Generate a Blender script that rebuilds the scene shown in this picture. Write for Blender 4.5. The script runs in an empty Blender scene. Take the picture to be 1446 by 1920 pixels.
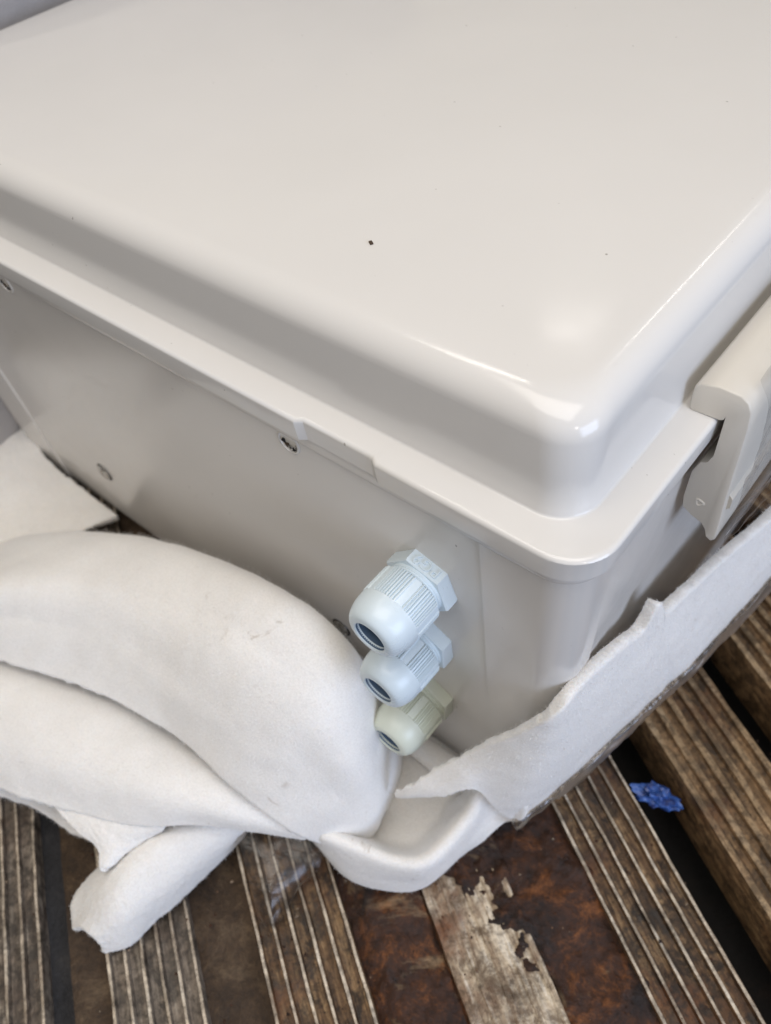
import bpy, bmesh, math, random
import numpy as np
from mathutils import Vector, Matrix, noise

random.seed(7)
scene = bpy.context.scene
COL = scene.collection
ZO = 224.0                      # all plans are in millimetres; rim of the lid is z = 0, deck about z = -222


def mm(p):
    return Vector((p[0] / 1000.0, p[1] / 1000.0, (p[2] + ZO) / 1000.0))


# ------------------------------------------------------------------ camera
cam_d = bpy.data.cameras.new('camera')
cam = bpy.data.objects.new('camera', cam_d)
COL.objects.link(cam)
RX = Vector((0.76521, 0.63598, -0.09987))
RY = Vector((0.43856, -0.62854, -0.64234))
RZ = Vector((-0.47129, 0.44773, -0.75988))
rot = Matrix((RX, -RY, -RZ)).transposed().to_4x4()
cam.matrix_world = Matrix.Translation(mm((47.56, -111.16, 168.2))) @ rot
cam_d.sensor_fit = 'VERTICAL'
cam_d.sensor_height = 24.0
cam_d.lens = 24.0 * 1508.3 / 1920.0
cam_d.clip_start = 0.01
cam_d.clip_end = 100.0
cam_d.dof.use_dof = True
cam_d.dof.focus_distance = 0.245
cam_d.dof.aperture_fstop = 9.0
scene.camera = cam

# ------------------------------------------------------------------ light
world = bpy.data.worlds.new('World')
scene.world = world
world.use_nodes = True
bg = world.node_tree.nodes['Background']
bg.inputs[0].default_value = (1.0, 0.955, 0.905, 1)
bg.inputs[1].default_value = 0.32


def lamp(name, loc, target, sx, sy, power, col):
    d = bpy.data.lights.new(name, 'AREA')
    d.shape = 'RECTANGLE'
    d.size = sx
    d.size_y = sy
    d.energy = power
    d.color = col
    o = bpy.data.objects.new(name, d)
    COL.objects.link(o)
    o.location = loc
    v = Vector(target) - Vector(loc)
    o.rotation_euler = v.to_track_quat('-Z', 'Y').to_euler()
    return o


lamp('ceiling_lamp', (0.0, -0.20, 1.3), (-0.05, 0.0, 0.2), 1.0, 0.7, 9.0, (1.0, 0.94, 0.87))
lamp('work_lamp', (0.80, -0.45, 0.85), (0.0, 0.0, 0.25), 0.05, 0.05, 0.5, (1.0, 0.96, 0.92))
lamp('ceiling_tube', (-0.70, 0.27, 1.55), (-0.1, 0.0, 0.25), 0.5, 0.04, 1.6, (1.0, 0.95, 0.88))
lamp('far_tube', (-0.05, 1.30, 1.25), (0.0, 0.05, 0.25), 0.04, 0.3, 0.45, (1.0, 0.95, 0.88))
lamp('wall_lamp', (-0.59, 1.15, 1.24), (-0.05, 0.05, 0.25), 0.16, 0.05, 0.14, (1.0, 0.95, 0.9))
lamp('door_daylight', (1.4, -0.15, 0.6), (0.0, 0.0, 0.1), 0.9, 0.8, 15, (0.60, 0.73, 1.0))

vs = scene.view_settings
vs.view_transform = 'Standard'
vs.look = 'None'
vs.gamma = 1.0
vs.exposure = -0.04
vs.use_curve_mapping = False


# ------------------------------------------------------------------ materials
def mat(name):
    m = bpy.data.materials.new(name)
    m.use_nodes = True
    nt = m.node_tree
    return m, nt, nt.nodes['Principled BSDF']


def nd(nt, t, **kw):
    n = nt.nodes.new(t)
    for k, v in kw.items():
        if k in n.inputs:
            n.inputs[k].default_value = v
        else:
            setattr(n, k, v)
    return n


def ramp(nt, fac, stops):
    r = nt.nodes.new('ShaderNodeValToRGB')
    e = r.color_ramp.elements
    while len(e) < len(stops):
        e.new(0.5)
    for i, (p, c) in enumerate(stops):
        e[i].position = p
        e[i].color = c if len(c) == 4 else (*c, 1)
    nt.links.new(fac, r.inputs[0])
    return r.outputs[0]


def mixc(nt, fac, a, b, mode='MIX'):
    m = nt.nodes.new('ShaderNodeMix')
    m.data_type = 'RGBA'
    m.blend_type = mode
    for sock, val in ((m.inputs[0], fac), (m.inputs[6], a), (m.inputs[7], b)):
        if hasattr(val, 'links'):
            nt.links.new(val, sock)
        elif isinstance(val, (int, float)):
            sock.default_value = val
        else:
            sock.default_value = (*val, 1)
    return m.outputs[2]


def tnoise(nt, coord, scale, detail=4, rough=0.6, dist=0.0):
    n = nd(nt, 'ShaderNodeTexNoise', Scale=scale, Detail=detail, Roughness=rough, Distortion=dist)
    nt.links.new(coord, n.inputs['Vector'])
    return n.outputs[0]


def bump(nt, h, bs, strength, dist, prev=None):
    b = nd(nt, 'ShaderNodeBump', Strength=strength, Distance=dist)
    nt.links.new(h, b.inputs['Height'])
    if prev is not None:
        nt.links.new(prev, b.inputs['Normal'])
    nt.links.new(b.outputs[0], bs.inputs['Normal'])
    return b.outputs[0]


def plastic(name, col, rough=0.2, specks=True, warp=0.00025):
    m, nt, bs = mat(name)
    tc = nd(nt, 'ShaderNodeTexCoord').outputs['Object']
    c = tnoise(nt, tc, 9, 3)
    base = ramp(nt, c, [(0.3, tuple(x * 0.965 for x in col)), (0.7, col)])
    if specks:
        s = tnoise(nt, tc, 420, 1, 0.4)
        s2 = tnoise(nt, tc, 55, 2, 0.5)
        k = ramp(nt, s, [(0.775, (0, 0, 0)), (0.80, (0.7, 0.7, 0.7))])
        k2 = ramp(nt, s2, [(0.5, (0, 0, 0)), (0.65, (1, 1, 1))])
        f = mixc(nt, 1.0, k, k2, 'MULTIPLY')
        base = mixc(nt, f, base, (0.22, 0.19, 0.16))
    nt.links.new(base, bs.inputs['Base Color'])
    r = tnoise(nt, tc, 22, 6, 0.7, 2.0)
    rr = nd(nt, 'ShaderNodeMapRange')
    nt.links.new(r, rr.inputs[0])
    rr.inputs[3].default_value = rough * 0.55
    rr.inputs[4].default_value = rough * 1.7
    nt.links.new(rr.outputs[0], bs.inputs['Roughness'])
    bs.inputs['IOR'].default_value = 1.5
    bs.inputs['Subsurface Weight'].default_value = 0.05
    bs.inputs['Subsurface Radius'].default_value = (0.003, 0.0025, 0.002)
    h = tnoise(nt, tc, 14, 2)
    b = bump(nt, h, bs, 0.25, warp)
    h2 = tnoise(nt, tc, 1500, 2)
    bump(nt, h2, bs, 0.05, 0.0001, b)
    return m


M = {}
M['shell'] = plastic('enclosure_plastic', (0.73, 0.71, 0.68), 0.13)
M['body'] = plastic('enclosure_body_plastic', (0.72, 0.69, 0.65), 0.18)
M['latch'] = plastic('latch_plastic', (0.66, 0.62, 0.55), 0.33)
M['gland_blue'] = plastic('gland_nylon', (0.68, 0.775, 0.83), 0.26, False, 0.0)
M['gland_green'] = plastic('gland_nylon_green', (0.70, 0.735, 0.63), 0.32, False, 0.0)  # greener, slightly rougher nylon for the lowest gland

m, nt, bs = mat('gland_rubber')
bs.inputs['Base Color'].default_value = (0.07, 0.12, 0.20, 1)
bs.inputs['Roughness'].default_value = 0.6
M['rubber'] = m
m, nt, bs = mat('dark_void')
bs.inputs['Base Color'].default_value = (0.008, 0.008, 0.009, 1)
bs.inputs['Roughness'].default_value = 0.7
M['void'] = m
m, nt, bs = mat('screw_steel')
tc = nd(nt, 'ShaderNodeTexCoord').outputs['Object']
c = tnoise(nt, tc, 600, 3)
nt.links.new(ramp(nt, c, [(0.35, (0.30, 0.28, 0.25)), (0.7, (0.75, 0.73, 0.70))]), bs.inputs['Base Color'])
bs.inputs['Metallic'].default_value = 0.9
bs.inputs['Roughness'].default_value = 0.25
M['steel'] = m


def foam(name, col):
    m, nt, bs = mat(name)
    tc = nd(nt, 'ShaderNodeTexCoord').outputs['Object']
    c = tnoise(nt, tc, 26, 4)
    base = ramp(nt, c, [(0.3, tuple(x * 0.93 for x in col)), (0.65, col)])
    # scuffs and grime picked up from the floor
    g = tnoise(nt, tc, 75, 5, 0.7, 1.2)
    g2 = tnoise(nt, tc, 17, 2)
    gf = mixc(nt, 1.0, ramp(nt, g, [(0.62, (0, 0, 0)), (0.74, (1, 1, 1))]), ramp(nt, g2, [(0.44, (0, 0, 0)), (0.6, (0.8, 0.8, 0.8))]), 'MULTIPLY')
    base = mixc(nt, gf, base, (0.42, 0.35, 0.27))
    gn = tnoise(nt, tc, 1300, 4, 0.8)
    base = mixc(nt, 1.0, base, ramp(nt, gn, [(0.3, (0.86, 0.855, 0.85)), (0.55, (1, 1, 1)), (0.75, (1.05, 1.05, 1.05))]), 'MULTIPLY')
    nt.links.new(base, bs.inputs['Base Color'])
    bs.inputs['Roughness'].default_value = 0.85
    bs.inputs['Specular IOR Level'].default_value = 0.3
    bs.inputs['Subsurface Weight'].default_value = 0.75
    bs.inputs['Subsurface Radius'].default_value = (0.011, 0.010, 0.009)
    bs.inputs['Sheen Weight'].default_value = 0.25
    bs.inputs['Sheen Roughness'].default_value = 0.5
    v = nd(nt, 'ShaderNodeTexVoronoi', Scale=1100.0)
    nt.links.new(tc, v.inputs['Vector'])
    b = bump(nt, v.outputs['Distance'], bs, 0.16, 0.0005)
    n2 = tnoise(nt, tc, 1000, 6, 0.75)
    b = bump(nt, n2, bs, 0.3, 0.0005, b)
    n3 = tnoise(nt, tc, 60, 3, 0.5)
    bump(nt, n3, bs, 0.12, 0.001, b)
    return m


M['foam'] = foam('packing_foam', (0.90, 0.88, 0.85))
M['grey'] = foam('shaded_packing_foam', (0.5, 0.475, 0.465))  # darker copy of the foam, its shade put into the grey

for k_, c_ in (('foam', (0.88, 0.86, 0.84)), ('grey', (0.52, 0.50, 0.49))):
    m, nt, bs = mat(k_ + '_fibre')
    bs.inputs['Base Color'].default_value = (*c_, 1)
    bs.inputs['Roughness'].default_value = 0.5
    M[k_ + '_fibre'] = m

# clear film: thin sheet, mostly see-through, glossy at grazing angles
def film_mat(name, tint, body):
    m, nt, bs = mat(name)
    nt.nodes.remove(bs)
    out = nt.nodes['Material Output']
    tc = nd(nt, 'ShaderNodeTexCoord').outputs['Object']
    tr = nd(nt, 'ShaderNodeBsdfTransparent')
    tr.inputs[0].default_value = tint
    gl = nd(nt, 'ShaderNodeBsdfGlossy', Roughness=0.33)
    gl.inputs[0].default_value = (0.95, 0.95, 0.95, 1)
    fr = nd(nt, 'ShaderNodeFresnel', IOR=1.5)
    mr = nd(nt, 'ShaderNodeMath', operation='MULTIPLY_ADD')
    nt.links.new(fr.outputs[0], mr.inputs[0])
    mr.inputs[1].default_value = 0.75
    mr.inputs[2].default_value = body
    bp = nd(nt, 'ShaderNodeBump', Strength=0.55, Distance=0.002)
    hh = tnoise(nt, tc, 60, 4, 0.55, 1.5)
    nt.links.new(hh, bp.inputs['Height'])
    nt.links.new(bp.outputs[0], gl.inputs['Normal'])
    mx = nd(nt, 'ShaderNodeMixShader')
    nt.links.new(mr.outputs[0], mx.inputs[0])
    nt.links.new(tr.outputs[0], mx.inputs[1])
    nt.links.new(gl.outputs[0], mx.inputs[2])
    nt.links.new(mx.outputs[0], out.inputs[0])
    return m


M['film'] = film_mat('clear_film', (0.93, 0.925, 0.92, 1), 0.02)
M['film_tan'] = film_mat('bunched_film', (0.80, 0.74, 0.66, 1), 0.08)


def timber(name, dark, mid, light, wear, grime=0.85, r0=0.52):
    m, nt, bs = mat(name)
    tcn = nd(nt, 'ShaderNodeTexCoord').outputs['Object']
    mp = nd(nt, 'ShaderNodeMapping')
    mp.inputs['Scale'].default_value = (0.12, 1.0, 1.0)
    nt.links.new(tcn, mp.inputs[0])
    oi = nd(nt, 'ShaderNodeObjectInfo')
    ad = nd(nt, 'ShaderNodeVectorMath', operation='ADD')
    nt.links.new(mp.outputs[0], ad.inputs[0])
    nt.links.new(oi.outputs['Random'], ad.inputs[1])
    grain = tnoise(nt, ad.outputs[0], 330, 6, 0.7, 0.6)
    base = ramp(nt, grain, [(0.3, dark), (0.52, mid), (0.72, light)])
    blot = tnoise(nt, tcn, 38, 6, 0.72, 0.8)
    base = mixc(nt, ramp(nt, blot, [(0.46, (0, 0, 0)), (0.66, (0.9, 0.9, 0.9))]), base, tuple(x * 0.35 for x in dark))
    rust = tnoise(nt, tcn, 21, 5, 0.7, 0.5)
    base = mixc(nt, ramp(nt, rust, [(r0, (0, 0, 0)), (r0 + 0.2, (0.7 * wear, 0.7 * wear, 0.7 * wear))]), base, (0.16, 0.06, 0.02))
    sp = tnoise(nt, tcn, 300, 5, 0.75)
    base = mixc(nt, 0.75, base, ramp(nt, sp, [(0.36, (0.22, 0.19, 0.17)), (0.5, (0.9, 0.88, 0.86)), (0.68, (1.25, 1.22, 1.18))]), 'MULTIPLY')
    gr = tnoise(nt, tcn, 95, 6, 0.75, 0.4)
    base = mixc(nt, ramp(nt, gr, [(0.5, (0, 0, 0)), (0.62, (grime, grime, grime))]), base, tuple(x * 0.5 for x in dark))
    nt.links.new(base, bs.inputs['Base Color'])
    rg = ramp(nt, blot, [(0.4, (0.75, 0.75, 0.75)), (0.7, (0.38, 0.38, 0.38))])
    nt.links.new(rg, bs.inputs['Roughness'])
    b = bump(nt, grain, bs, 0.5, 0.0012)
    bump(nt, blot, bs, 0.55, 0.002, b)
    return m


M['timber_grey'] = timber('deck_board_grey', (0.07, 0.054, 0.04), (0.22, 0.18, 0.14), (0.44, 0.39, 0.32), 0.25)
M['timber_brown'] = timber('deck_board_brown', (0.022, 0.012, 0.006), (0.15, 0.085, 0.04), (0.46, 0.31, 0.16), 1.2)
M['timber_gold'] = timber('deck_board_gold', (0.08, 0.045, 0.018), (0.25, 0.15, 0.07), (0.44, 0.29, 0.15), 1.1)
M['worn_ridge'] = timber('deck_board_worn_ridge', (0.34, 0.26, 0.18), (0.70, 0.61, 0.48), (0.85, 0.79, 0.68), 0.35, 0.4)
M['worn_ridge_gold'] = timber('deck_board_worn_ridge_gold', (0.18, 0.11, 0.05), (0.38, 0.26, 0.14), (0.54, 0.41, 0.26), 0.8)
M['bare'] = timber('deck_board_scraped', (0.20, 0.12, 0.06), (0.62, 0.52, 0.38), (0.92, 0.87, 0.77), 1.35, 0.8, 0.44)


def dirt(name, c0, c1, c2, gloss, smear=None):
    m, nt, bs = mat(name)
    tc = nd(nt, 'ShaderNodeTexCoord').outputs['Object']
    a = tnoise(nt, tc, 55, 9, 0.82, 0.35)
    base = ramp(nt, a, [(0.32, c0), (0.52, c1), (0.72, c2)])
    f = tnoise(nt, tc, 420, 4, 0.7)
    base = mixc(nt, 0.55, base, ramp(nt, f, [(0.3, (0.25, 0.25, 0.25)), (0.75, (1.3, 1.25, 1.2))]), 'MULTIPLY')
    if smear:
        q = tnoise(nt, tc, 16, 7, 0.72, 1.4)
        base = mixc(nt, ramp(nt, q, [(0.56, (0, 0, 0)), (0.70, (0.8, 0.8, 0.8))]), base, smear)
        q2 = tnoise(nt, tc, 27, 6, 0.7, 0.8)
        base = mixc(nt, ramp(nt, q2, [(0.48, (0, 0, 0)), (0.62, (0.9, 0.9, 0.9))]), base, c0)
    nt.links.new(base, bs.inputs['Base Color'])
    nt.links.new(ramp(nt, a, [(0.3, (gloss, gloss, gloss)), (0.7, (0.85, 0.85, 0.85))]), bs.inputs['Roughness'])
    b = bump(nt, a, bs, 0.7, 0.004)
    bump(nt, f, bs, 0.6, 0.001, b)
    return m


M['floor'] = dirt('shaded_deck_grime', (0.003, 0.002, 0.002), (0.008, 0.006, 0.005), (0.03, 0.018, 0.012), 0.6)  # grime colours deepened to near black to paint the shade in the gaps
M['crust'] = dirt('rust_crust', (0.012, 0.007, 0.005), (0.075, 0.026, 0.008), (0.42, 0.15, 0.04), 0.16, (0.42, 0.30, 0.17))
M['infill'] = dirt('caked_dirt', (0.03, 0.018, 0.01), (0.085, 0.052, 0.028), (0.20, 0.14, 0.085), 0.5)
M['slate'] = dirt('grey_strip', (0.02, 0.02, 0.022), (0.04, 0.04, 0.045), (0.07, 0.065, 0.06), 0.3)

m, nt, bs = mat('blue_plastic_scrap')
tc = nd(nt, 'ShaderNodeTexCoord').outputs['Object']
c = tnoise(nt, tc, 260, 4)
nt.links.new(ramp(nt, c, [(0.35, (0.01, 0.02, 0.11)), (0.58, (0.04, 0.12, 0.42)), (0.8, (0.30, 0.42, 0.72))]), bs.inputs['Base Color'])
bs.inputs['Roughness'].default_value = 0.35
M['blue'] = m


# ------------------------------------------------------------------ builders
def link_mesh(name, bm, material, parent=None, sharp=35.0, mats=None):
    me = bpy.data.meshes.new(name)
    bmesh.ops.recalc_face_normals(bm, faces=bm.faces[:])
    lim = math.radians(sharp)
    for f in bm.faces:
        f.smooth = True
    for e in bm.edges:
        if len(e.link_faces) == 2 and e.calc_face_angle(0) > lim:
            e.smooth = False
    bm.to_mesh(me)
    bm.free()
    for x in (mats or [material]):
        me.materials.append(M[x])
    o = bpy.data.objects.new(name, me)
    COL.objects.link(o)
    if parent is not None:
        o.parent = parent
        o.matrix_parent_inverse = parent.matrix_world.inverted()
    return o


def empty(name, p, label, cat, group=None):
    o = bpy.data.objects.new(name, None)
    COL.objects.link(o)
    o.location = mm(p)
    o.empty_display_size = 0.02
    bpy.context.view_layer.update()
    tag(o, label, cat, group)
    return o


def tag(o, label, cat, group=None):
    o['label'] = label
    o['category'] = cat
    if group:
        o['group'] = group


def loft(rings, cap0=False, cap1=False, closed=True, bm=None):
    bm = bm or bmesh.new()
    vs_ = [[bm.verts.new(mm(p)) for p in r] for r in rings]
    n = len(rings[0])
    for a, b in zip(vs_[:-1], vs_[1:]):
        for i in range(n if closed else n - 1):
            j = (i + 1) % n
            bm.faces.new((a[i], a[j], b[j], b[i]))
    if cap0:
        bm.faces.new(vs_[0][::-1])
    if cap1:
        bm.faces.new(vs_[-1])
    return bm


BX, BY = 421.0, 345.0           # outer size of the lid rim


def box_ring(z, inset, r, panel=0.0, notch=0.0, xl=0.0, rl=None):
    x0, x1, y0, y1 = -BX + inset - xl, -inset, inset, BY - inset
    pts = []
    fr = [(-BX + 37.0, 0), (-BX + 37.7, panel), (-104.5, panel), (-102.0, panel + notch), (-75.0, panel + notch),
          (-73.3, panel + notch * 0.8), (-72.2, panel + notch * 0.25), (-71.0, panel), (-37.7, panel), (-37.0, 0)]
    sx = min(1.0, (BX / 2 - inset - r - 1.0) / (BX / 2 - 36.0))
    sy = min(1.0, (BY / 2 - inset - r - 1.0) / (BY / 2 - 23.0))
    pts += [((x + BX / 2) * sx - BX / 2, y0 + d, z) for x, d in fr]

    rl = rl or r

    def arc(cx, cy, a0, r=r):
        for k in range(11):
            a = math.radians(a0 + 9 * k)
            pts.append((cx + r * math.cos(a), cy + r * math.sin(a), z))
    arc(x1 - r, y0 + r, -90)
    hy = (BY / 2 - 24.0) * sy
    pts.extend([(x1, BY / 2 - hy, z), (x1 - panel, BY / 2 - hy + 0.7, z), (x1 - panel, BY / 2 + hy - 0.7, z), (x1, BY / 2 + hy, z)])
    arc(x1 - r, y1 - r, 0)
    arc(x0 + rl, y1 - rl, 90, rl)
    arc(x0 + rl, y0 + rl, 180, rl)
    return pts


# ------------------------------------------------------------------ setting: deck
ANG = math.radians(-30.5)
U = Vector((math.cos(ANG), math.sin(ANG), 0))
N = Vector((-math.sin(ANG), math.cos(ANG), 0))


def un(u, n, z):
    p = U * u + N * n
    return (p.x, p.y, z)


bm = bmesh.new()
g = [bm.verts.new(mm(p)) for p in ((-1500, -1200, -290), (1200, -1200, -290), (1200, 1500, -290), (-1500, 1500, -290))]
bm.faces.new(g)
floor = link_mesh('floor', bm, 'floor')
floor['kind'] = 'structure'
floor['label'] = 'grimy underfloor with gap shade painted in, seen between the ribbed deck boards'


def place_along(o, u, n, z):
    o.matrix_world = Matrix.Translation(mm(un(u, n, z))) @ Matrix.Rotation(ANG, 4, 'Z')


def ribbed_plank(width, ribs, rib_w, rib_h, mats, seed, bevel_left=0.0):
    """extruded ribbed board, local x along the board, top of ribs at z = 0"""
    rnd = random.Random(seed)
    prof = [(-width / 2, -34), (-width / 2, -rib_h)]
    ridge_segs = set()
    pitch = (width - rib_w) / (ribs - 1)
    for k in range(ribs):
        c = -width / 2 + rib_w / 2 + k * pitch
        a, b = c - rib_w / 2, c + rib_w / 2
        if k == 0:
            prof[-1] = (-width / 2, -0.5)
            prof.append((a + 0.3, 0))
        else:
            prof.append((a - 0.25, -rib_h))
            prof.append((a + 0.15, -0.3))
            prof.append((a + 0.4, 0))
        ridge_segs.add(len(prof) - 1)
        prof.append((b - 0.4, 0))
        prof.append((b - 0.15, -0.3))
        if k < ribs - 1:
            prof.append((b + 0.25, -rib_h))
            mid = (b + c + pitch - rib_w / 2) / 2
            prof.append((mid, -rib_h - 0.35))
    prof.append((width / 2, -0.6))
    prof.append((width / 2, -34))
    bm = bmesh.new()
    cols = []
    L0, L1, st = -620.0, 520.0, 9.0
    n = int((L1 - L0) / st)
    for i in range(n + 1):
        x = L0 + i * st
        col = []
        for j, (y, z) in enumerate(prof):
            w = noise.noise(Vector((x * 0.05 + seed * 13.1, y * 0.21, seed))) * 0.35 + noise.noise(Vector((x * 0.21, y * 0.6, seed * 3.0))) * 0.22
            dz = 0.0
            if z > -1:
                # ribs knocked down here and there
                k = noise.noise(Vector((x * 0.03 + seed, y * 0.16 + 4.0 * seed, 9.0)))
                dz = -max(0.0, k - 0.18) * 4.2 + noise.noise(Vector((x * 0.16, y * 0.5, seed + 20.0))) * 0.3
                dz = max(dz, -rib_h * 0.8)
            col.append(bm.verts.new(Vector((x, y + w, z + dz)) / 1000.0))
        cols.append(col)
    for i in range(n):
        for j in range(len(prof) - 1):
            f = bm.faces.new((cols[i][j], cols[i + 1][j], cols[i + 1][j + 1], cols[i][j + 1]))
            f.material_index = 1 if j in ridge_segs else 0
    return link_mesh('plank', bm, None, floor, 40, mats)


PL = [(-248.0, 40, 'timber_grey', 'worn_ridge'), (-180.5, 39, 'timber_grey', 'worn_ridge'), (-113.5, 41, 'timber_brown', 'worn_ridge'),
      (-38.5, 38, 'bare', 'bare'), (33.5, 38, 'timber_brown', 'worn_ridge'), (98.5, 43, 'timber_gold', 'worn_ridge_gold'),
      (165.0, 42, 'timber_gold', 'worn_ridge_gold'), (232.0, 42, 'timber_gold', 'worn_ridge_gold'), (-316.0, 40, 'timber_grey', 'worn_ridge'),
      (300.0, 42, 'timber_gold', 'worn_ridge_gold')]
for i, (n, w, a, b) in enumerate(PL):
    if a == 'bare':
        o = ribbed_plank(w, 5, 3.0, 0.5, [a, b], i + 1)
    elif a == 'timber_gold':
        o = ribbed_plank(w, 6, 3.6, 2.6, [a, b], i + 1)
    else:
        o = ribbed_plank(w, 6, 2.0, 2.6, [a, b], i + 1)
    o.matrix_world = Matrix.Translation(mm(un(0, n, -222.0 + 0.3 * ((i * 7) % 3)))) @ Matrix.Rotation(ANG, 4, 'Z')


def heightfield(name, n0, n1, u0, u1, st, hfun, material, parent=None):
    bm = bmesh.new()
    nu, nn = int((u1 - u0) / st), int((n1 - n0) / st)
    grid = [[bm.verts.new(mm(un(u0 + i * st, n0 + j * st, hfun(u0 + i * st, n0 + j * st)))) for j in range(nn + 1)] for i in range(nu + 1)]
    for i in range(nu):
        for j in range(nn):
            bm.faces.new((grid[i][j], grid[i + 1][j], grid[i + 1][j + 1], grid[i][j + 1]))
    return link_mesh(name, bm, material, parent, 80)


def fbm(x, y, s, o=4):
    v, a, t = 0.0, 1.0, 0.0
    for k in range(o):
        v += a * noise.noise(Vector((x * s, y * s, 3.7 * k)))
        t += a
        a *= 0.55
        s *= 2.1
    return v / t


def crust_h(u, n):
    h = -222.6 + 5.0 * fbm(u, n, 0.035) + 1.8 * fbm(u + 90, n, 0.2, 5)
    if -59 < n < -17:          # scraped board: grime only lies on part of it
        edge_n = -46.0 + (u + 12.0) * 0.38 + 13.0 * fbm(u + 31, n * 0.6, 0.07, 6)
        h += -4.0 + 5.0 * max(0.0, min(1.0, (n - edge_n) / 6.0)) + 5.5 * fbm(u, n, 0.11, 6) + 1.5 * fbm(u, n, 0.4, 4)
        if u < -8:
            h += min(5.0, (-8 - u) * 0.5)
    else:
        h -= 0.6
    e = min(n + 95.0, 24.0 - n)
    if e < 12:
        h -= (12 - e) * 0.42
    return max(h, -238.0)


crust = heightfield('rust_crust', -96.0, 24.0, -230.0, 260.0, 1.0, crust_h, 'crust')
crust['kind'] = 'stuff'
tag(crust, 'dark rusty crust caked over the deck boards below the foam', 'rust')


def fill_h(u, n):
    return -227.5 + 3.0 * fbm(u, n, 0.05) + 0.8 * fbm(u, n + 50, 0.3, 3)


inf = heightfield('caked_dirt', -162.0, -133.0, -420.0, 260.0, 2.4, fill_h, 'infill')
inf['kind'] = 'stuff'
tag(inf, 'brown caked dirt filling the gap between two ribbed deck boards', 'dirt')


def fill2_h(u, n):
    return -225.5 + 1.8 * fbm(u, n, 0.05) + 0.8 * fbm(u, n + 50, 0.3, 3)


inf = heightfield('caked_dirt', -217.0, -199.0, -420.0, 260.0, 2.4, fill2_h, 'infill')
inf['kind'] = 'stuff'
tag(inf, 'strip of grey brown dirt beside the grey ribbed deck board at bottom left', 'dirt')
bm = bmesh.new()
loft([[un(-420, -229.5, -242), un(-420, -216, -242), un(-420, -216, -231), un(-420, -229.5, -231)],
      [un(260, -229.5, -242), un(260, -216, -242), un(260, -216, -231), un(260, -229.5, -231)]], True, True, True, bm)
o = link_mesh('plank', bm, 'slate', floor)

# loose grit, flakes and crumbs scattered over the deck
rnd = random.Random(11)
for lab, mt_, cnt_, lo, hi in (('scatter of dark brown grit lying over the ribbed deck boards', 'crust', 900, 0.3, 1.1), ('sparse pale flakes and crumbs lying on the rusty deck boards', 'bare', 260, 0.3, 1.2)):
    bm = bmesh.new()
    for k in range(cnt_):
        n_ = rnd.uniform(-260, 125)
        u_ = rnd.uniform(-170, 170)
        if 53 < n_ < 76 or -228 < n_ < -216:
            continue
        r_ = lo + (hi - lo) * rnd.random() ** 3
        c_ = Vector(un(u_, n_, -221.9 + (r_ * 0.2) + rnd.uniform(-2.2, 0.3)))
        vs_ = []
        for dx, dy, dz in ((1, 0.2, 0), (-0.9, 0.5, 0), (0, -1, 0.1), (0.1, 0.1, 0.8), (0.3, 0.9, -0.1)):
            vs_.append(bm.verts.new(mm(c_ + Vector((dx * rnd.uniform(0.6, 1.3), dy * rnd.uniform(0.6, 1.3), dz * rnd.uniform(0.5, 1.1))) * r_)))
        for t in ((0, 4, 3), (4, 1, 3), (1, 2, 3), (2, 0, 3)):
            bm.faces.new([vs_[q] for q in t])
    o = link_mesh('grit', bm, mt_, None, 20)
    o['kind'] = 'stuff'
    tag(o, lab, 'grit')

# crumpled blue plastic in the dark gap
rnd = random.Random(5)
bm = bmesh.new()
bmesh.ops.create_icosphere(bm, subdivisions=4, radius=1.0)
c0 = Vector((24.8, 60.4, -229.0))
for v in bm.verts:
    d = v.co.normalized()
    r = 1.0 + 0.75 * noise.noise(d * 2.2 + Vector((4, 1, 0))) + 0.4 * abs(noise.noise(d * 5.5))
    q = Vector((d.x * 8.5 * r, d.y * 4.6 * r, d.z * 4 * r))
    q.rotate(Matrix.Rotation(0.3, 3, 'Z'))
    v.co = mm(c0 + q)
o = link_mesh('plastic_scrap', bm, 'blue', None, 18)
tag(o, 'crumpled bright blue plastic scrap lying in a dark gap of the deck', 'scrap')

# ------------------------------------------------------------------ the enclosure
box = empty('electrical_enclosure', (-206, 170, -216), 'glossy off white plastic electrical enclosure with raised rounded lid', 'enclosure')


def fil(z0, i0, r, steps, sgn=1):
    return [(z0 + r * math.sin(math.pi / 2 * k / steps), i0 + r * (1 - math.cos(math.pi / 2 * k / steps))) for k in range(steps + 1)]


# lid: skirt, flat rim, raised crown
NT = 1.8
R_ = []
R_.append(box_ring(-7.0, 3.4, 12))
R_.append(box_ring(-9.5, 3.2, 12))
R_.append(box_ring(-9.5, 1.0, 14.4, 0, NT))
R_.append(box_ring(-9.1, 0.45, 14.8, 0, NT))
R_.append(box_ring(-1.6, 0.0, 15, 0, NT))
for k in range(1, 6):
    a = math.pi / 2 * k / 5
    R_.append(box_ring(-1.6 + 1.6 * math.sin(a), 1.6 * (1 - math.cos(a)), 14.5, 0, NT))
R_.append(box_ring(0.0, 10.4, 12.6))
for k in range(1, 5):
    a = math.pi / 2 * k / 4
    R_.append(box_ring(0.9 * (1 - math.cos(a)), 10.4 + 0.9 * math.sin(a), 12.2))
R_.append(box_ring(14.0, 11.6, 12.2))
R_.append(box_ring(25.5, 12.1, 12.4))
for k in range(1, 10):
    a = math.pi / 2 * k / 9
    R_.append(box_ring(25.5 + 9.5 * math.sin(a), 12.1 + 10.5 * (1 - math.cos(a)), 13.0 + 1.5 * (1 - math.cos(a))))
R_.append(box_ring(35.25, 36.0, 12.0))
R_.append(box_ring(35.5, 80.0, 8.0))
bm = loft(R_, False, True)
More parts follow.
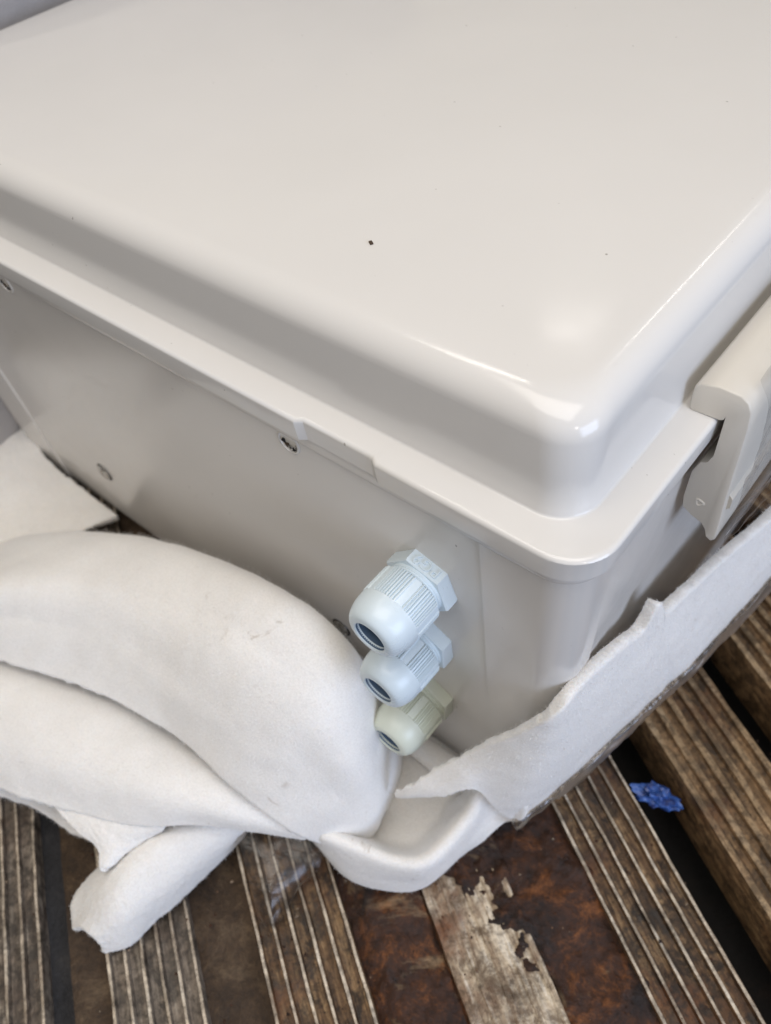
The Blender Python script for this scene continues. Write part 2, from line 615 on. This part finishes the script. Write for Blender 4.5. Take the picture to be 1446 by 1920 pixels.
lid = link_mesh('lid', bm, 'shell', box, 32)

# body
R_ = []


def wall_in(z):
    return 4.0 + 8.0 * (-z - 16.0) / 200.0


R_.append(box_ring(-6.0, 4.2, 11))
R_.append(box_ring(-9.0, 4.0, 11))
R_.append(box_ring(-10.0, 3.3, 13))
R_.append(box_ring(-14.6, 3.2, 13))
R_.append(box_ring(-15.4, 3.5, 12.6))
R_.append(box_ring(-16.0, 4.0, 12.0, 0.9, 0, 2.0, 5.0))
for z in (-60, -110, -160, -206):
    R_.append(box_ring(z, wall_in(z), 12.0, 0.9, 0, 2.0 - z * 0.055, 4.0))
for k in range(1, 7):
    a = math.pi / 2 * k / 6
    R_.append(box_ring(-206 - 10 * math.sin(a), wall_in(-206) + 10 * (1 - math.cos(a)), 12.0, 0.9 * math.cos(a), 0, 13.5, 4.0))
bm = loft(R_, False, True)
body = link_mesh('body', bm, 'body', box, 32)


def front_y(z):
    return wall_in(z) + 0.9


def lathe(center, axis, prof, seg, bm=None, rfun=None, cap0=False, cap1=False):
    """profile of (distance along axis, radius) spun round the axis"""
    ax = Vector(axis).normalized()
    e1 = ax.orthogonal().normalized()
    if abs(ax.y) > 0.9:
        e1 = Vector((1, 0, 0))
    e2 = ax.cross(e1)
    rings = []
    for t, r in prof:
        ring = []
        for k in range(seg):
            a = 2 * math.pi * k / seg
            rr = r * (rfun(t, a) if rfun else 1.0)
            p = Vector(center) + ax * t + (e1 * math.cos(a) + e2 * math.sin(a)) * rr
            ring.append(tuple(p))
        rings.append(ring)
    return loft(rings, cap0, cap1, True, bm)


# screws on the front panel
for (x, z, r) in ((-312.5, -160, 5.4), (-121.5, -149.5, 4.6)):
    y = front_y(z)
    bm = lathe((x, y, z), (0, -1, 0), [(-1, r), (0.5, r), (1.2, r * 0.86), (1.7, r * 0.5), (1.75, r * 0.42)], 28)
    s = link_mesh('screw', bm, 'steel', box, 40)
    bm = lathe((x, y, z), (0, -1, 0), [(-0.5, r * 1.16), (0.25, r * 1.16), (0.3, r * 0.98)], 28)  # flat dark outline round the screw head
    link_mesh('dark_ring', bm, 'void', s, 40)
    bm = lathe((x, y, z), (0, -1, 0), [(1.75, r * 0.43), (1.5, r * 0.36), (1.45, 0.05)], 6)
    s2 = link_mesh('drive_socket', bm, 'steel', s, 40)
# half hidden fixing bosses just under the lid skirt
for x in (-116.5, -294.0):
    z = -20.5
    y = front_y(z)
    bm = lathe((x, y, z), (0, -1, 0), [(-1, 5.2), (0.25, 5.2), (0.5, 4.9), (0.5, 4.4), (0.1, 4.2), (-0.6, 4.0)], 32)
    s = link_mesh('fixing_hole', bm, 'body', box, 40)
    bm = lathe((x + 0.4, y - 0.02, z), (0, -1, 0), [(0.02, 4.0), (0.05, 0.05)], 24)
    link_mesh('cavity', bm, 'latch', s)
    for dx, dz, rr, mt in ((-2.4, -0.2, 1.0, 'void'), (-0.9, -1.6, 1.1, 'infill'), (0.6, -2.2, 1.2, 'steel'), (2.2, -2.4, 0.8, 'void'), (3.4, -0.9, 0.9, 'steel')):
        bm = lathe((x + dx, y, z + dz), (0, -1, 0), [(0, rr), (0.5, rr * 0.9), (0.8, 0.1)], 7, None, lambda t, a: 1 + 0.3 * math.sin(3 * a + dx))
        link_mesh('debris', bm, mt, s)

# a speck of dirt on the lid
bm = bmesh.new()
sp = Vector((-106.8, 46.8, 35.2))
bmesh.ops.create_cube(bm, size=1.0)
for v in bm.verts:
    q = Vector((v.co.x * 1.7, v.co.y * 1.0, v.co.z * 0.5))
    q.rotate(Matrix.Rotation(-0.55, 3, 'Z'))
    v.co = mm(sp + q + Vector((0, 0, 0.35)))
o = link_mesh('dirt_speck', bm, 'infill', None)
tag(o, 'tiny brown speck of dirt on the middle of the white lid', 'speck')

# ------------------------------------------------------------------ latch on the right side
latch = empty('latch', (2, 110, -45), 'cream plastic side latch hooked over the rim of the enclosure lid', 'latch')
prof = [(-8.6, 0.3), (-8.9, 4.0), (-8.6, 8.6), (-7.2, 10.4), (-1.9, 11.6), (4.6, 11.2), (7.0, 9.6), (8.4, 6.8), (8.9, 0.1), (9.3, -28.4), (9.9, -46.5), (9.7, -49.0), (8.6, -50.3),
        (7.2, -49.6), (6.2, -46.6), (4.4, -44.2), (0.5, -42.8), (-3.0, -40.4), (-3.6, -36.0), (-3.2, -24.0), (-1.4, -18.6), (0.6, -17.4), (1.9, -14.0), (2.0, 2.6), (1.6, 1.2), (0.6, 0.6), (-3.0, 0.5), (-7.9, 0.3)]
bm = bmesh.new()
rings = []
for y, k in ((69.5, 0.06), (69.65, 0.03), (70.1, 0.0), (112.0, 0.0), (161.4, 0.0), (161.9, 0.03), (162.0, 0.06)):
    cxm = sum(p[0] for p in prof) / len(prof)
    rings.append([(x * (1 - k) + 2.0 * k, y, z * (1 - k * 0.4) - 8 * k * 0.4) for x, z in prof])
loft(rings, True, True, True, bm)
lb = link_mesh('clip', bm, 'latch', latch, 50)
bm = lathe((1.9, 69.55, -35.0), (0, -1, 0), [(-0.5, 1.7), (0.2, 1.6), (0.4, 1.2), (0.1, 0.7), (-0.8, 0.5), (-0.9, 0.02)], 14, None, lambda t, a: 1 + 0.16 * math.sin(3 * a + 1) + 0.1 * math.sin(7 * a))
link_mesh('pivot_pin', bm, 'latch', latch, 30)
# raised bead along the outside of the clip
bm = bmesh.new()
loft([[(9.2, 72, -36.0), (10.6, 72, -34.5), (10.6, 72, -30.5), (9.2, 72, -29.0)], [(9.2, 160, -36.0), (10.6, 160, -34.5), (10.6, 160, -30.5), (9.2, 160, -29.0)]], True, True, True, bm)
link_mesh('grip_bead', bm, 'latch', latch)


# ------------------------------------------------------------------ cable glands
def gland(x0, z0, material, phi, label, text, tilt=(0, 0)):
    y0 = front_y(z0)
    root = empty('cable_gland', (x0, y0, z0), label, 'cable gland', 'row of cable glands on the front of the enclosure')
    ax = Vector((tilt[0], -1, tilt[1]))
    r = 13.4
    bm = bmesh.new()

    def hexr(t, s):
        a = Vector(ax).normalized()
        return [tuple(Vector((x0 + r * s * math.cos(phi + k * math.pi / 3), y0, z0 + r * s * math.sin(phi + k * math.pi / 3))) + a * t) for k in range(6)]
    loft([hexr(-1.5, 1), hexr(0.2, 0.985), hexr(0.5, 1), hexr(5.2, 1), hexr(5.8, 0.965), hexr(5.8, 0.5)], False, True, True, bm)
    h = link_mesh('hex_flange', bm, material, root, 20)
    bm = lathe((x0, y0, z0), ax, [(5.0, 10.6), (6.8, 10.6), (7.0, 10.2), (7.4, 10.2), (8.6, 11.4)], 64)
    link_mesh('collar', bm, material, root)

    def rib(t, a):
        # ribbed fields on six sides with plain lands between
        if t < 8.4 or t > 19.5:
            return 1.0
        s = (a * 6 / (2 * math.pi)) % 1.0
        if s < 0.22:
            return 0.995
        return 1.0 + 0.03 * (1 if math.sin((s - 0.22) / 0.78 * 2 * math.pi * 9) > 0 else -1)
    prof = [(8.3, 9.8), (8.4, 11.3), (8.8, 11.8), (19.2, 11.8), (19.5, 11.7), (19.8, 11.9), (21.2, 11.9)]
    for k in range(1, 9):
        a = math.pi / 2 * k / 8
        prof.append((21.2 + 9.0 * math.sin(a), 7.6 + 4.3 * math.cos(a)))
    prof += [(30.35, 6.6), (30.1, 6.2), (28.5, 6.0)]
    bm = lathe((x0, y0, z0), ax, prof, 324, None, rib)
    nut = link_mesh('dome_nut', bm, material, root, 30)
    bm = lathe((x0, y0, z0), ax, [(29.8, 6.15), (24.0, 5.6), (17.0, 5.0)], 48)
    sl = link_mesh('rubber_seal', bm, 'rubber', nut)
    bm = lathe((x0, y0, z0), ax, [(18.2, 5.2), (18.0, 0.05)], 32)
    link_mesh('bore', bm, 'void', nut)
    if text:
        cu = bpy.data.curves.new('gland_text', 'FONT')
        cu.body = text
        cu.size = 0.0056
        cu.extrude = 0.0004
        cu.align_x = 'CENTER'
        cu.align_y = 'CENTER'
        cu.space_character = 1.08
        to = bpy.data.objects.new('gland_text', cu)
        COL.objects.link(to)
        bpy.context.view_layer.update()
        me = bpy.data.meshes.new_from_object(to.evaluated_get(bpy.context.evaluated_depsgraph_get()))
        bpy.data.objects.remove(to)
        am = phi - math.pi / 6             # flat between the two corners that face up
        nrm = Vector((math.cos(am), 0, math.sin(am)))
        upv = Vector((0, 1, 0)) * -1
        # letters stand upside down seen from the front: their tops point away from the wall
        xdir = upv.cross(nrm)
        mtx = Matrix((xdir, upv, nrm)).transposed().to_4x4()
        o = bpy.data.objects.new('size_mark', me)
        me.materials.append(M[material])
        COL.objects.link(o)
        p = Vector((x0, y0 - 2.9, z0)) + nrm * (r * math.cos(math.pi / 6) + 0.1)
        o.parent = h
        o.matrix_parent_inverse = h.matrix_world.inverted()
        o.matrix_world = Matrix.Translation(mm(p)) @ mtx
    return root


gland(-61.0, -54.5, 'gland_blue', 1.8123, 'topmost pale blue cable gland with size mark on its hexagon', 'PG9')
gland(-65.0, -98.0, 'gland_blue', 1.55, 'middle cable gland, pale blue, between two others on the enclosure front', None)
gland(-68.5, -150.0, 'gland_green', 1.50, 'lowest cable gland, greenish grey, resting just above the foam', None)


# ------------------------------------------------------------------ foam sheets
def crom(p0, p1, p2, p3, t):
    return 0.5 * ((2 * p1) + (p2 - p0) * t + (2 * p0 - 5 * p1 + 4 * p2 - p3) * t * t + (3 * p1 - p0 - 3 * p2 + p3) * t ** 3)


def spline(pts, n):
    pts = [Vector(p) for p in pts]
    m_ = len(pts)
    out_ = []
    for i in range(n + 1):
        s = i / n * (m_ - 1)
        k = min(int(s), m_ - 2)
        t = s - k
        out_.append(crom(pts[max(k - 1, 0)] if k > 0 else 2 * pts[0] - pts[1], pts[k], pts[k + 1], pts[k + 2] if k + 2 < m_ else 2 * pts[-1] - pts[-2], t))
    return out_


def sheet(name, rows, thick, nu, nv, material, parent, seed=0.0, lump=1.2, ragged=1.5, fine=0.25, taper=None):
    """thick soft sheet through a net of control points; rows run along u, stacked along v"""
    rr = [spline(r, nu) for r in rows]
    cols = [spline([rr[j][i] for j in range(len(rows))], nv) for i in range(nu + 1)]
    P = [[cols[i][j] for i in range(nu + 1)] for j in range(nv + 1)]
    nrm = []
    for j in range(nv + 1):
        line = []
        for i in range(nu + 1):
            a = P[j][min(i + 1, nu)] - P[j][max(i - 1, 0)]
            b = P[min(j + 1, nv)][i] - P[max(j - 1, 0)][i]
            c = a.cross(b)
            line.append(c.normalized() if c.length > 1e-9 else Vector((0, 0, 1)))
        nrm.append(line)
    sv = Vector((seed * 17.3, seed * 5.1, seed * 9.7))

    def nz(p, s):
        return noise.noise(p * s + sv)
    bm = bmesh.new()
    E = 4                                           # half round along every edge
    th = thick / 2

    def pt(i, j, side, out_dir=None, k=0.0):
        p = P[j][i]
        n = nrm[j][i]
        t = th * (taper(i / nu, j / nv) if taper else 1.0)
        q = p + n * (side * t)
        d = lump * (nz(p, 0.035) * 0.8 + nz(p, 0.09) * 0.5) + fine * (nz(p * 1.0 + n * side * 7, 0.45) + 0.6 * nz(p + n * side * 9, 1.1))
        return q + n * d
    top = [[pt(i, j, 1) for i in range(nu + 1)] for j in range(nv + 1)]
    bot = [[pt(i, j, -1) for i in range(nu + 1)] for j in range(nv + 1)]
    tv = [[bm.verts.new(mm(p)) for p in r] for r in top]
    bv = [[bm.verts.new(mm(p)) for p in r] for r in bot]
    for j in range(nv):
        for i in range(nu):
            bm.faces.new((tv[j][i], tv[j][i + 1], tv[j + 1][i + 1], tv[j + 1][i]))
            bm.faces.new((bv[j][i], bv[j + 1][i], bv[j + 1][i + 1], bv[j][i + 1]))
    loop = [(i, 0) for i in range(nu)] + [(nu, j) for j in range(nv)] + [(i, nv) for i in range(nu, 0, -1)] + [(0, j) for j in range(nv, 0, -1)]
    prev = [tv[j][i] for i, j in loop]
    L = len(loop)
    for s in range(1, E + 1):
        a = math.pi * s / E
        cur = []
        for (i, j) in loop:
            if s == E:
                cur.append(bv[j][i])
                continue
            o_ = Vector((0, 0, 0))
            if j == 0:
                o_ += P[0][i] - P[1][i]
            if j == nv:
                o_ += P[nv][i] - P[nv - 1][i]
            if i == 0:
                o_ += P[j][0] - P[j][1]
            if i == nu:
                o_ += P[j][nu] - P[j][nu - 1]
            o_ = o_.normalized() if o_.length > 1e-9 else o_
            mid = (top[j][i] + bot[j][i]) / 2
            hv = (top[j][i] - bot[j][i]) / 2
            rg = ragged * (nz(mid, 0.16) + 0.8 * nz(mid, 0.5) + 0.9 * nz(mid, 1.3) + 0.3)
            cur.append(bm.verts.new(mm(mid + hv * math.cos(a) + o_ * (hv.length * 0.3 + rg) * math.sin(a))))
        for k in range(L):
            k2 = (k + 1) % L
            bm.faces.new((prev[k], cur[k], cur[k2], prev[k2]))
        prev = cur
    # loose fibres standing off the skin and the cut edges
    bm.faces.ensure_lookup_table()
    rs = np.random.RandomState(int(seed * 10) + 3)
    fc = np.array([f.calc_center_median()[:] for f in bm.faces])
    fa = np.array([f.calc_area() for f in bm.faces])
    bmesh.ops.recalc_face_normals(bm, faces=bm.faces[:])
    bm.normal_update()
    fn = np.array([f.normal[:] for f in bm.faces])
    n_skin = 2 * nu * nv
    w = fa.copy()
    w[n_skin:] *= 3.0
    cnt = int(min(90000, w.sum() * 1e6 * 1.0))
    idx = rs.choice(len(w), cnt, p=w / w.sum())
    ext = np.sqrt(fa[idx])[:, None]
    c = fc[idx] + (rs.rand(cnt, 3) - 0.5) * ext
    n_ = fn[idx]
    t_ = rs.randn(cnt, 3)
    t_ -= n_ * (t_ * n_).sum(1)[:, None]
    t_ /= np.linalg.norm(t_, axis=1)[:, None] + 1e-9
    lift = (0.12 + 0.55 * rs.rand(cnt) ** 2 + 0.2 * (idx >= n_skin))[:, None]
    ln = (0.0005 + 0.0010 * rs.rand(cnt))[:, None]
    ln[idx >= n_skin] *= 0.5
    tip = c + (t_ + n_ * lift) * ln
    wd = np.cross(t_, n_) * 0.0001
    vv = np.stack([c - wd - n_ * 0.0001, c + wd - n_ * 0.0001, tip], 1).reshape(-1, 3)
    me = bpy.data.meshes.new('fuzz')
    me.from_pydata(vv.tolist(), [], np.arange(cnt * 3).reshape(-1, 3).tolist())
    me.materials.append(M[material + '_fibre'])
    o = link_mesh(name, bm, material, parent, 180)
    fz = bpy.data.objects.new('fuzz', me)
    fz['kind'] = 'stuff'
    COL.objects.link(fz)
    fz.parent = parent if parent is not None else o
    fz.matrix_parent_inverse = fz.parent.matrix_world.inverted()
    return o


# --- right hand wrap: wall along the side, torn strip round the corner, lip on the floor
wrap = empty('foam_wrap', (0, 60, -170), 'white foam sheet with a torn top edge wrapped round the right side of the enclosure', 'foam sheet')
top_e = [(24, 235, -112), (18, 190, -106), (12.5, 141, -103), (8.2, 112, -99), (4, 85, -95), (2.6, 72, -92), (1.8, 62, -88), (0.8, 57, -79), (0.6, 53.5, -74), (-0.2, 47, -83), (-2, 36, -80), (-5.2, 20, -80), (-6.7, 6.3, -82), (-14, 1, -99), (-31, -5.7, -130), (-44.8, -17.0, -151.5), (-53.3, -26.0, -163.6), (-60.1, -28.0, -176.2)]
bot_e = [(30, 250, -172), (25, 215, -168), (19, 164, -165), (14.5, 130, -165), (10.5, 101, -165), (8.8, 91, -165), (7.5, 84, -165), (6.5, 80, -165), (6, 76, -165), (4.6, 69, -165), (3, 61, -166), (-2, 39, -170), (-9, 17.5, -180), (-17.6, -2, -189), (-29.0, -12.0, -153.4), (-38.9, -20.0, -159.5), (-52.6, -27.0, -169.8), (-60.4, -28.0, -178.5)]
mid_e = [tuple((Vector(a) * 0.5 + Vector(b) * 0.5) + Vector((2.2, -1.5, 0)) * (1.0 if k < 14 else 0.4)) for k, (a, b) in enumerate(zip(top_e, bot_e))]
sheet('side_wall', [top_e, mid_e, bot_e], 4.6, 190, 40, 'foam', wrap, 1.0, 0.8, 1.4, 0.15, lambda u, v: 1.0 - 0.6 * max(0.0, (u - 0.8) / 0.2))
lip_top = [(-17, 0, -165), (-31.3, -4.5, -173.0), (-31.6, -14.0, -181.0), (-32.8, -28.0, -185.0), (-36.0, -40.8, -187.0), (-45.8, -48.5, -187.0), (-59.2, -53.6, -185.0), (-75.5, -59.2, -183.0)]
lip_in = [(-28, 6, -205), (-44.9, -5.3, -209.0), (-45.3, -17.2, -211.0), (-47.0, -27.3, -212.0), (-50.6, -34.7, -212.0), (-59.1, -39.8, -212.0), (-69.3, -43.1, -212.0), (-82.6, -46.6, -210.0)]
lip_out = [(-12, 0, -178), (-26.0, -4.1, -190.0), (-28.6, -16.7, -196.0), (-30.8, -27.8, -200.0), (-35.4, -41.7, -206.0), (-46.1, -50.9, -206.0), (-63.5, -59.6, -204.0), (-80.3, -61.3, -196.0)]
lip_bot = [(-15, -1, -190), (-21.2, -2.8, -198.0), (-26.2, -14.2, -206.0), (-31.2, -24.0, -212.0), (-36.9, -42.7, -217.0), (-47.4, -52.9, -217.0), (-65.4, -61.4, -215.0), (-87.6, -59.5, -212.0)]
floor_in = [(-50, 30, -214), (-60, 28, -214), (-72, 24, -214), (-85, 20, -214), (-98, 16, -214), (-110, 12, -214), (-122, 8, -214), (-134, 2, -214)]
floor_mid = [tuple(Vector(a) * 0.45 + Vector(b) * 0.55 + Vector((0, 0, -1))) for a, b in zip(floor_in, lip_in)]
sheet('base_lip', [floor_in, floor_mid, lip_in, lip_top, lip_out, lip_bot], 4.0, 90, 80, 'foam', wrap, 3.0, 0.7, 1.2, 0.15)
# rolled foam ridge along the foot of the box front
bm = bmesh.new()
rings = []
for k in range(41):
    x = -150 + 118 * k / 40.0
    ring = []
    for a in range(16):
        th_ = 2 * math.pi * a / 16
        rr = 6.2 + 0.5 * noise.noise(Vector((x * 0.06, a * 0.3, 0)))
        ring.append((x, 3.0 + rr * math.cos(th_), -204.0 + rr * math.sin(th_)))
    rings.append(ring)
loft(rings, True, True, True, bm)
link_mesh('foot_roll', bm, 'foam', wrap, 80)

# --- big folded foam on the left
fold = empty('foam_fold', (-200, -70, -216), 'large white foam sheet folded over itself in front of the enclosure', 'foam sheet')
back = [(-420, -40, -216), (-330, -16, -216), (-240, 2, -216), (-150, 2, -214), (-106, 2, -212), (-95, 0, -212), (-88, -4, -214), (-82, -10, -216)]
crest = [(-473.7, -75.0, -292.5), (-319.5, -45.0, -176.9), (-232.6, -17.0, -143.2), (-141.3, -10.0, -116.2), (-100.5, -10.0, -120.2), (-85.2, -13.0, -152.2), (-78.5, -16.0, -193.9), (-76.0, -26.0, -215.9)]
m1 = [(-310.0, -92.3, -158.0), (-257.5, -65.3, -136.0), (-198.6, -42.7, -124.0), (-131.7, -33.9, -112.0), (-96.3, -30.9, -118.0), (-78.4, -33.1, -140.0), (-70.8, -32.3, -172.0), (-70.7, -35.6, -200.0)]
m2 = [(-289.8, -104.0, -158.0), (-250.9, -81.1, -146.0), (-195.1, -61.0, -138.0), (-136.6, -54.8, -132.0), (-102.9, -51.0, -136.0), (-81.2, -46.8, -156.0), (-71.4, -44.3, -182.0), (-69.7, -41.1, -203.0)]
edge = [(-291.5, -110.0, -170.0), (-251.6, -96.0, -163.0), (-196.6, -78.4, -158.0), (-148.3, -69.2, -156.0), (-113.8, -69.3, -158.0), (-91.4, -66.6, -172.0), (-80.2, -59.3, -190.0), (-71.0, -46.9, -206.0)]
sheet('upper_layer', [back, crest, m1, m2, edge], 11.0, 130, 90, 'foam', fold, 4.0, 0.9, 1.3, 0.12)
l0 = [(-319.6, -105.2, -190.0), (-275.8, -92.7, -186.0), (-214.8, -74.9, -180.0), (-164.7, -67.0, -178.0), (-127.5, -63.9, -180.0), (-95.9, -57.7, -194.0)]
l1 = [(-280.3, -119.4, -175.0), (-245.1, -106.5, -169.0), (-193.9, -90.0, -165.0), (-150.7, -80.1, -165.0), (-117.6, -72.7, -169.0), (-89.1, -62.5, -185.0)]
l2 = [(-250.4, -136.9, -175.0), (-222.3, -124.1, -169.0), (-178.4, -107.4, -165.0), (-141.2, -94.2, -165.0), (-113.1, -80.0, -169.0), (-86.2, -63.8, -185.0)]
l3 = [(-242.8, -148.3, -187.0), (-213.6, -137.2, -183.0), (-181.4, -125.1, -181.0), (-146.5, -108.1, -179.0), (-116.7, -85.9, -177.0), (-84.7, -63.7, -188.0)]
sheet('lower_layer', [l0, l1, l2, l3], 7.5, 120, 60, 'foam', fold, 5.0, 0.9, 1.6, 0.12)
# pointed tongue of the lower layer and the rolled flap under it
sheet('torn_tongue', [[(-187.9, -126.0, -183.0), (-179.5, -120.5, -181.0), (-153.2, -105.8, -179.0), (-132.0, -95.3, -179.0)],
                      [(-169.1, -126.4, -184.0), (-162.0, -121.7, -182.0), (-146.7, -111.8, -181.0), (-134.1, -100.6, -181.0)],
                      [(-153.0, -124.9, -186.0), (-148.0, -122.2, -185.0), (-143.7, -116.0, -185.0), (-139.0, -105.9, -185.0)],
                      [(-145.1, -129.9, -189.0), (-144.5, -128.1, -188.0), (-144.7, -123.1, -188.0), (-142.6, -115.1, -188.0)]],
      5.5, 40, 36, 'foam', fold, 6.0, 0.9, 1.2, 0.4)
sheet('rolled_flap', [[(-148.4, -154.3, -217.0), (-155.8, -146.6, -212.0), (-153.1, -130.4, -206.0), (-144.2, -103.9, -202.0), (-125.5, -80.1, -202.0)],
                      [(-141.2, -151.0, -209.0), (-138.4, -131.9, -194.0), (-136.0, -115.3, -189.0), (-128.3, -96.3, -188.0), (-116.1, -78.3, -191.0)],
                      [(-134.9, -149.8, -209.0), (-129.0, -136.1, -199.0), (-125.4, -120.6, -197.0), (-119.6, -100.3, -197.0), (-113.3, -77.5, -197.0)],
                      [(-132.6, -151.5, -218.0), (-126.9, -143.7, -218.0), (-125.4, -130.5, -217.0), (-122.0, -106.9, -216.0), (-118.0, -80.4, -211.0)]],
      6.5, 70, 40, 'foam', fold, 7.0, 0.8, 1.0, 0.35)
# hanging underside at far left
sheet('under_layer', [[(-261.9, -138.6, -206.0), (-225.5, -124.2, -208.0), (-189.4, -117.0, -208.0), (-165.9, -111.9, -208.0)], [(-246.9, -150.0, -210.0), (-211.6, -135.6, -212.0), (-183.1, -129.9, -212.0), (-164.2, -121.5, -212.0)]], 5.0, 40, 14, 'foam', fold, 8.0, 0.8, 1.2, 0.3)

# --- foam at the far left corner and along the left side
side = empty('foam_side_sheet', (-430, 60, -216), 'white foam sheet tucked against the left end of the enclosure', 'foam sheet')
sheet('corner_flap', [[(-662.3, 59.6, -188.0), (-519.2, 38.5, -190.0), (-465.4, 26.9, -193.0), (-425.7, 15.3, -196.0), (-395.0, 7.8, -199.0), (-357.2, 6.8, -203.0), (-324.9, 8.0, -208.0)],
                      [(-509.5, -24.9, -190.0), (-456.0, -18.6, -192.0), (-423.1, -18.2, -193.0), (-394.6, -20.8, -195.0), (-373.5, -19.8, -198.0), (-350.9, -10.9, -203.0), (-329.3, -1.6, -208.0)],
                      [(-408.4, -83.7, -196.0), (-387.1, -66.7, -198.0), (-372.8, -57.3, -200.0), (-361.4, -49.9, -202.0), (-352.0, -41.4, -204.0), (-344.0, -31.7, -206.0), (-340.9, -21.0, -209.0)]],
      6.0, 70, 40, 'foam', side, 9.0, 1.6, 1.3, 0.35)
liner = sheet('grey_liner', [[(-434, -20, -40), (-414, 60, 90), (-392, 140, 132), (-388, 220, 140), (-388, 330, 140), (-388, 420, 140)],  # top leans in over the lid to keep the near face shaded
                    [(-430, -14, -100), (-428, 60, 0), (-424, 140, 40), (-424, 220, 42), (-424, 330, 42), (-424, 420, 42)],
                    [(-434, -10, -210), (-438, 60, -150), (-440, 140, -110), (-440, 220, -100), (-440, 330, -100), (-440, 420, -100)]],
      7.0, 80, 40, 'grey', None, 10.0, 1.6, 1.0, 0.3)
tag(liner, 'packing foam sheet, shade put into its grey, standing at the far left end of the lid', 'packing sheet')


# ------------------------------------------------------------------ clear film
def film(name, rows, nu, nv, seed, wr, label):
    rr = [spline(r, nu) for r in rows]
    cols = [spline([rr[j][i] for j in range(len(rows))], nv) for i in range(nu + 1)]
    bm = bmesh.new()
    g_ = []
    for i in range(nu + 1):
        c = []
        for j in range(nv + 1):
            p = cols[i][j]
            w = noise.noise(Vector((p.x * 0.05 + seed, p.y * 0.05, p.z * 0.09))) + 0.5 * noise.noise(Vector((p.x * 0.16, p.y * 0.16 + seed, p.z * 0.2))) + 0.8 * (abs(noise.noise(Vector((p.x * 0.09, p.z * 0.11 + seed, p.y * 0.03)))) - 0.3)
            c.append(bm.verts.new(mm(p + Vector((w, -w, 0.5 * w)) * wr)))
        g_.append(c)
    for i in range(nu):
        for j in range(nv):
            bm.faces.new((g_[i][j], g_[i + 1][j], g_[i + 1][j + 1], g_[i][j + 1]))
    o = link_mesh(name, bm, 'film', None, 180)
    tag(o, label, 'plastic film')
    return o


up = [tuple(Vector(a) * 0.12 + Vector(b) * 0.88 + Vector((5.5, -4.0, 0))) for a, b in zip(top_e[:14:1], bot_e[:14])]
dn = [tuple(Vector(b) + Vector((5.0, -4.0, -1))) for b in bot_e[:14]]
dn2 = [tuple(Vector(b) + Vector((2.0, -2.0, -12))) for b in bot_e[:14]]
tube = []
for k, b in enumerate(spline([Vector(q) for q in bot_e[:14]], 130)):
    rr_ = 2.6 + 1.2 * noise.noise(Vector((k * 0.11, 2.0, 0))) + 0.7 * noise.noise(Vector((k * 0.4, 7.0, 0)))
    tube.append([(b.x + 2.2 + rr_ * math.cos(a * math.pi / 6), b.y - 1.8 - 0.5 * rr_ * math.cos(a * math.pi / 6), b.z - 2.0 + rr_ * 1.5 * math.sin(a * math.pi / 6) + 0.5 * noise.noise(Vector((k * 0.25, a * 0.9, 1.0)))) for a in range(12)])
bm = loft(tube, True, True)
roll = link_mesh('film_roll', bm, 'film_tan', None, 180)
tag(roll, 'bunched tan tinted edge of clear film along the foot of the right foam', 'plastic film')
dn3 = [tuple(Vector((min(b[0] - 8, -14 + 0.02 * b[1]), b[1] + 3, -219))) for b in bot_e[:14]]
film('plastic_film', [up[::2], dn[::2], dn2[::2], dn3[::2]], 110, 40, 3.0, 1.3, 'clear plastic film tucked under the lower edge of the foam on the right side')
film('plastic_film', [[(-119.8, -79.9, -196.0), (-105.9, -69.8, -198.0), (-92.4, -63.0, -200.0), (-79.3, -59.5, -202.0)],
                      [(-108.0, -85.6, -200.0), (-96.6, -79.7, -200.0), (-86.1, -75.8, -204.0), (-76.2, -68.0, -208.0)],
                      [(-96.7, -93.5, -210.0), (-84.3, -93.6, -206.0), (-81.3, -87.8, -208.0), (-77.7, -71.4, -214.0)],
                      [(-84.8, -101.1, -219.0), (-79.7, -100.1, -218.0), (-78.0, -93.3, -218.0), (-82.0, -78.9, -219.0)]], 50, 40, 6.0, 1.2, 'small clear plastic film flap poking out under the foam at bottom centre')
film('plastic_film', [[(6.0, 76, 13.5), (5, 100, 13.5), (5, 130, 14), (5, 165, 14)],
                      [(11.5, 73, 6), (11.5, 100, 7), (12, 130, 8), (12, 165, 9)],
                      [(12.5, 70, -14), (14, 100, -14), (15.5, 130, -14), (17, 165, -14)],
                      [(13, 70, -32), (16, 100, -34), (19, 130, -36), (22, 165, -38)],
                      [(12, 72, -52), (16, 100, -58), (21, 130, -64), (25, 165, -70)]], 70, 60, 8.0, 1.1, 'wrinkled clear plastic film clinging to the outside of the side latch')

scene.render.engine = 'CYCLES'
